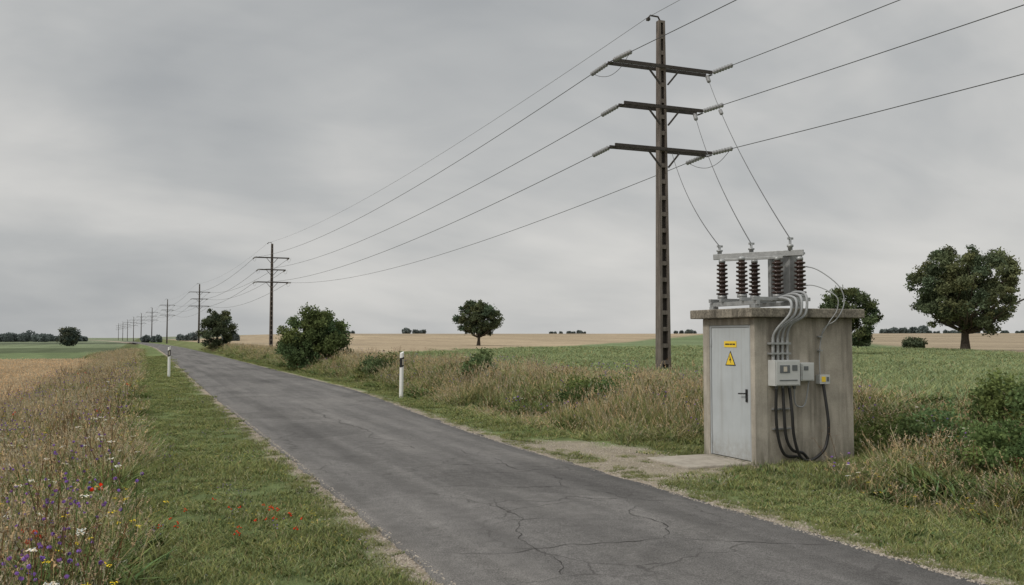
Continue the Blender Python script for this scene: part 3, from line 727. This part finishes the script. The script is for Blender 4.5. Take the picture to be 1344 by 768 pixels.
b.tube(spline([(9.02, 10.98, 2.55), (9.15, 10.75, 2.56), (9.30, 10.47, 2.4), (9.31, 10.46, 2.2), (9.2, 10.5, 2.02), (9.14, KY0 - .03, 1.8)]), .007, 8, 1)
for z in (.5, .78, 1.6, 1.8): b.box(8.28 if z < 1 else 9.1, 8.6 if z < 1 else 9.16, KY0 - .05 if z > 1 else KY0 - .045, KY0 + .002, z, z + .02, 2)
b.make('lower_cables', [M_cabk, M_cabg, M_galv], kiosk, KO)
b = MB(); b.box(6.95, 7.985, 10.75, 11.85, -.08, .035); b.make('concrete_pad', [M_pad], None, (7.5, 11.3, 0), .02)

# switchgear rack on roof
RO = (8.6, 11.3, 2.215)
rack = empty('high_voltage_bushing_rack', RO)
b = MB()
for xx in (8.18, 8.92): b.box(xx - .03, xx + .03, 10.78, 11.95, 2.27, 2.33)
for yy in (10.82, 11.1, 11.6, 11.88): b.box(8.10, 9.12, yy - .025, yy + .025, 2.332, 2.385)
for xx in (8.18, 8.92):
    for yy in (10.85, 11.88): b.box(xx - .05, xx + .05, yy - .05, yy + .05, 2.217, 2.268)
b.beam((8.17, 11.86, 3.035), (9.06, 10.86, 3.055), .07, .085)
b.beam((8.20, 11.62, 2.975), (8.78, 10.98, 2.985), .04, .04)
b.box(8.93, 9.17, 11.02, 11.28, 2.387, 3.04); b.box(8.90, 9.20, 10.99, 11.31, 3.042, 3.075); b.box(8.79, 8.86, 11.28, 11.35, 2.387, 3.0)
b.make('steel_frame', [M_galv], rack, RO, .004)
def bushing(b, x, y, z0, z1, R, n, m=0, cap=1):
    prof = []
    for k in range(n):
        t = k / n; t2 = (k + .5) / n; Rr = R * (1 - .12 * t)
        prof += [(t, R * .52), (t + .25 / n, Rr), (t2 + .08 / n, Rr * .97), (t2 + .14 / n, R * .52)]
    prof.append((1, R * .5)); b.lathe((x, y, z0), (x, y, z1), prof, 18, m)
    b.lathe((x, y, z0 - .05), (x, y, z0), [(0, R * .8), (1, R * .8)], 14, cap); b.lathe((x, y, z1), (x, y, z1 + .06), [(0, R * .55), (.7, R * .55), (1, R * .3)], 12, cap)
b = MB()
BP = [(8.24, 11.74), (8.25, 11.26), (8.72, 11.58), (8.74, 11.06), (9.02, 10.90)]
for (x_, y_) in BP: bushing(b, x_, y_, 2.44, 2.94, .092, 8)
term = [(8.24, 11.80, 3.20), (8.56, 11.44, 3.22), (8.93, 11.0, 3.27)]
for t_ in term:
    b.lathe((t_[0], t_[1], 3.08), (t_[0], t_[1], t_[2]), [(0, .035), (.3, .035), (.35, .05), (.5, .05), (.55, .02), (1, .02)], 10, 1)
    b.beam((t_[0] - .04, t_[1], t_[2]), (t_[0] + .05, t_[1], t_[2]), .03, .03, 1)
b.make('bushings', [M_brown, M_galv], rack, RO)

# ------------------------------------------------------------ poles
ARMS = [(11.05, 1.95), (9.65, 1.55), (8.2, 1.90)]
PO = [(18.0, -55.0), (16.4, 26.8), (14.0, 108.7), (11.0, 197), (7.0, 280), (3.8, 362), (.2, 445), (-3.5, 527), (-7.5, 610), (-11.5, 692), (-16, 775)]
for pi, (px_, py_) in enumerate(PO):
    zb = float(gz(px_, py_)); zt = 12.6; O = (px_, py_, zb)
    pe = empty('utility_pole', O)
    b = MB(); w0, w1 = .42, .24; dp0, dp1 = .34, .2
    wa = lambda z: w0 + (w1 - w0) * (z - zb) / (zt - zb)
    n = 22
    zs = [zb - .3 + (zt - zb + .3) * k / n for k in range(n + 1)]
    for sx in (-1, 1):
        b.beam((px_ + sx * (w0 / 2 - .045), py_, zb - .3), (px_ + sx * (w1 / 2 - .035), py_, zt), .09, dp0, 0, .07, dp1)
    for k in range(n):
        z_ = zs[k]; ww = wa(z_) - .17; dd_ = (dp0 + (dp1 - dp0) * k / n) * .9
        b.box(px_ - ww / 2 - .004, px_ + ww / 2 + .004, py_ - dd_ / 2, py_ + dd_ / 2, z_, z_ + .14, 0)
        b.box(px_ - ww / 2 - .003, px_ + ww / 2 + .003, py_ - .025, py_ + .025, z_ + .141, zs[k + 1] - .001, 1)
    b.box(px_ - w1 / 2, px_ + w1 / 2, py_ - dp1 / 2, py_ + dp1 / 2, zt + .001, zt + .08, 0)
    b.make('concrete_shaft', [M_pole, M_poledark], pe, O)
    b = MB()
    for (za, ha) in ARMS:
        for sy_ in (-1, 1):
            q = dp0 * .42 + .05; b.box(px_ - ha, px_ + ha, py_ + sy_ * q - .03, py_ + sy_ * q + .03, za - .055, za + .055)
        for sx in (-1, 1):
            b.box(px_ + sx * ha - .05, px_ + sx * ha + .05, py_ - .16, py_ + .16, za - .075, za - .0605)
            b.beam((px_ + sx * .62, py_ - .17, za - .08), (px_ + sx * .15, py_ - .19, za - .62), .05, .05)
    b.tube([(px_, py_, zt + .05), (px_ - .1, py_, zt + .22), (px_ - .42, py_ - .02, zt + .22), (px_ - .5, py_ - .02, zt + .12)], .03, 6)
    b.box(px_ - .55, px_ - .45, py_ - .08, py_ + .04, zt + .03, zt + .12)
    b.make('crossarms', [M_steel], pe, O)
wires = MB(); insul = {}
def sagpt(a, b_, t, sag): p_ = a.lerp(b_, t); p_.z -= sag * 4 * t * (1 - t); return p_
for i in range(len(PO)):
    insul[i] = MB()
def disc_string(mb, a, b_, n, R, m=0):
    a = Vector(a); b_ = Vector(b_)
    mb.tube([a, b_], .014, 6, 1 - m if m else 1)
    for k in range(n):   # separate sheds, thin rod between them
        t = (k + .5) / n; c = a.lerp(b_, t); dd = (b_ - a).normalized() * .028
        mb.lathe(c - dd, c + dd, [(0, .02), (.25, R * .9), (.55, R), (.8, .035), (1, .02)], 10, m)
for i in range(len(PO) - 1):
    a0 = PO[i]; a1 = PO[i + 1]
    for li, (za, ha) in enumerate(ARMS):
        for sx in (-1, 1):
            if i == 0 and sx == -1 and li > 0: continue
            if i == 1 and sx == 1 and li < 2: continue
            A = Vector((a0[0] + sx * ha, a0[1], za)); B = Vector((a1[0] + sx * ha, a1[1], za)); ln = (B - A).length; sg = 1.3 if i else .8
            t = 1.35 / ln
            pa = sagpt(A, B, t, sg); pb = sagpt(A, B, 1 - t, sg)
            nseg = 40 if i < 2 else 12; rr = .0125 if i < 2 else .018
            wires.tube([sagpt(A, B, t + (1 - 2 * t) * k / nseg, sg) for k in range(nseg + 1)], rr, 5, 0)
            nd = 7 if i < 2 else 4
            disc_string(insul[i], A + (pa - A) * .18, pa, nd, .085); disc_string(insul[i + 1], B + (pb - B) * .18, pb, nd, .085)
            insul[i].tube([A, A + (pa - A) * .23], .018, 5, 1); insul[i + 1].tube([B, B + (pb - B) * .23], .018, 5, 1)
    A = Vector((a0[0] - .5, a0[1], 12.75)); B = Vector((a1[0] - .5, a1[1], 12.75))
    wires.tube([sagpt(A, B, k / 30, 1.0 if i else .7) for k in range(31)], .008, 5, 1)
for i in (1, 2):
    px_, py_ = PO[i]
    for li, (za, ha) in enumerate(ARMS):
        for sx in (-1, 1):
            if i == 1 and (sx == -1 and li > 0 or sx == 1 and li < 2): continue
            wires.tube(spline([(px_ + sx * ha + .02, py_ - 1.3, za - .05), (px_ + sx * ha + .05, py_ - .6, za - .36), (px_ + sx * ha, py_, za - .47), (px_ + sx * ha - .05, py_ + .6, za - .36), (px_ + sx * ha - .02, py_ + 1.3, za - .07)]), .009, 5, 0)
poles = [o for o in scene.objects if o.name.startswith('utility_pole')]
for i, pe in enumerate(poles):
    insul[i].make('insulators', [M_glass, M_steel], pe, tuple(pe.location))
wires.make('power_line', [M_wire, M_wirefar])
dr = MB(); px_, py_ = PO[1]
tops = [Vector((px_ + .35, py_ - .1, 8.1)), Vector((px_ + 1.35, py_, 9.55)), Vector((px_ + 1.88, py_, 10.95))]
for tp, te in zip(tops, term):
    B = Vector(te); ln = (B - tp).length; sg = .3
    pts_ = [sagpt(tp, B, k / 24, sg) for k in range(25)]
    if tp.z > 9: disc_string(dr, tp, sagpt(tp, B, .95 / ln, sg), 6, .07, 1)
    if tp.z > 10: disc_string(dr, sagpt(tp, B, .30, sg), sagpt(tp, B, .30 + .6 / ln, sg), 4, .055, 1)
    dr.tube(pts_, .0085, 5, 0)
dr.make('service_drop_cables', [M_wire, M_glass])

# ------------------------------------------------------------ delineator posts
def post(x, y, H, rz):
    z0 = float(gz(x, y)) - .05; O = (x, y, z0); e = empty('delineator_post', O); e.rotation_euler = (math.radians(1.5), 0, rz)
    prof = [(-.06, .03), (-.045, -.035), (-.02, -.055), (.02, -.055), (.045, -.035), (.06, .03), (.03, .05), (-.03, .05)]
    def ring(sc, z, sl=0): return [(p_[0] * sc, p_[1] * sc, z + sl * p_[0]) for p_ in prof]
    def shell(b, sc, z0_, z1_, s0, s1, m):
        v = ring(sc, z0_, s0) + ring(sc, z1_, s1); n = 8
        b.add(v, [(k, (k + 1) % n, n + (k + 1) % n, n + k) for k in range(n)] + [tuple(reversed(range(n))), tuple(range(n, 2 * n))], m)
    b = MB(); shell(b, 1, 0, H, 0, .5, 0); b.make('post_body', [M_white], e)
    b = MB(); shell(b, 1.04, H * .70, H * .90, .45, .45, 0); b.make('black_band', [M_blk], e)
    b = MB(); b.box(-.022, .022, -.062, -.0585, H * .735, H * .86); b.make('reflector', [M_refl], e)
post(7.45, 27.4, 1.45, .3); post(1.22, 44.3, 1.42, 0)

# ------------------------------------------------------------ light
w = bpy.data.worlds.new('World'); scene.world = w; w.use_nodes = True; nt = w.node_tree
for n_ in list(nt.nodes): nt.nodes.remove(n_)
SE, SA = math.radians(40), math.radians(-75)
out = N(nt, 'ShaderNodeOutputWorld'); sky = N(nt, 'ShaderNodeTexSky', sky_type='NISHITA'); sky.sun_disc = False
sky.sun_elevation = SE; sky.dust_density = 3
bg1 = N(nt, 'ShaderNodeBackground'); bg1.inputs[1].default_value = .06; L(nt, sky.outputs[0], bg1.inputs[0])
tc = N(nt, 'ShaderNodeTexCoord').outputs['Generated']; sp = N(nt, 'ShaderNodeSeparateXYZ'); L(nt, tc, sp.inputs[0])
def M1(op, a, b_):
    n_ = N(nt, 'ShaderNodeMath', operation=op)
    for i_, v_ in ((0, a), (1, b_)):
        if isinstance(v_, (int, float)): n_.inputs[i_].default_value = v_
        else: L(nt, v_, n_.inputs[i_])
    return n_.outputs[0]
zz_ = M1('ADD', M1('MAXIMUM', sp.outputs[2], 0.0), .38)
cv = N(nt, 'ShaderNodeCombineXYZ'); L(nt, M1('DIVIDE', sp.outputs[0], zz_), cv.inputs[0]); L(nt, M1('DIVIDE', sp.outputs[1], zz_), cv.inputs[1])
f1 = noise_n(nt, mapping(nt, cv.outputs[0], (1.0, 1.5, 1), (0, 0, .5), (3.1, 1.7, 0)), 1.0, 5, .5, .5)
f2 = noise_n(nt, mapping(nt, cv.outputs[0], (2.2, 4.2, 1), (0, 0, .2)), 1.0, 5, .55, .5)
f3 = noise_n(nt, mapping(nt, tc, (2.5, 2.5, 5.0), (0, 0.25, .0), (1.3, 4.2, .6)), 1.0, 4, .5, .4)
fac = M1('ADD', M1('ADD', M1('MULTIPLY', f1, .5), M1('MULTIPLY', f2, .15)), M1('MULTIPLY', f3, .35))
cc_ = ramp(nt, fac, [(.37, (.41, .425, .435)), (.46, (.50, .51, .51)), (.53, (.60, .60, .588)), (.63, (.72, .71, .685))])
gain = M1('ADD', M1('MULTIPLY', M1('MAXIMUM', M1('SUBTRACT', sp.outputs[2], .38), 0.0), 2.3), .97)
bg2 = N(nt, 'ShaderNodeBackground'); L(nt, cc_, bg2.inputs[0]); L(nt, gain, bg2.inputs[1])
ms = N(nt, 'ShaderNodeMixShader'); ms.inputs[0].default_value = .94
L(nt, bg1.outputs[0], ms.inputs[1]); L(nt, bg2.outputs[0], ms.inputs[2]); L(nt, ms.outputs[0], out.inputs[0])
sl = bpy.data.lights.new('sun', 'SUN'); sl.energy = 1.5; sl.angle = math.radians(10); sl.color = (1, .94, .86)
so = link(bpy.data.objects.new('sun', sl))
dv = Vector((math.sin(SA) * math.cos(SE), math.cos(SA) * math.cos(SE) * 1.0 - .35, math.sin(SE)))
so.rotation_euler = dv.to_track_quat('Z', 'Y').to_euler()
sky.sun_rotation = math.atan2(dv.x, dv.y); so.location = (0, 0, 30)

cam = bpy.data.cameras.new('camera'); co_ = link(bpy.data.objects.new('camera', cam)); cam.lens = 32.14; cam.sensor_width = 36; cam.clip_end = 9000; cam.clip_start = .05
co_.location = (0, 0, 1.8); co_.rotation_euler = (math.radians(90 + 2.81), 0, -TH)
scene.camera = co_
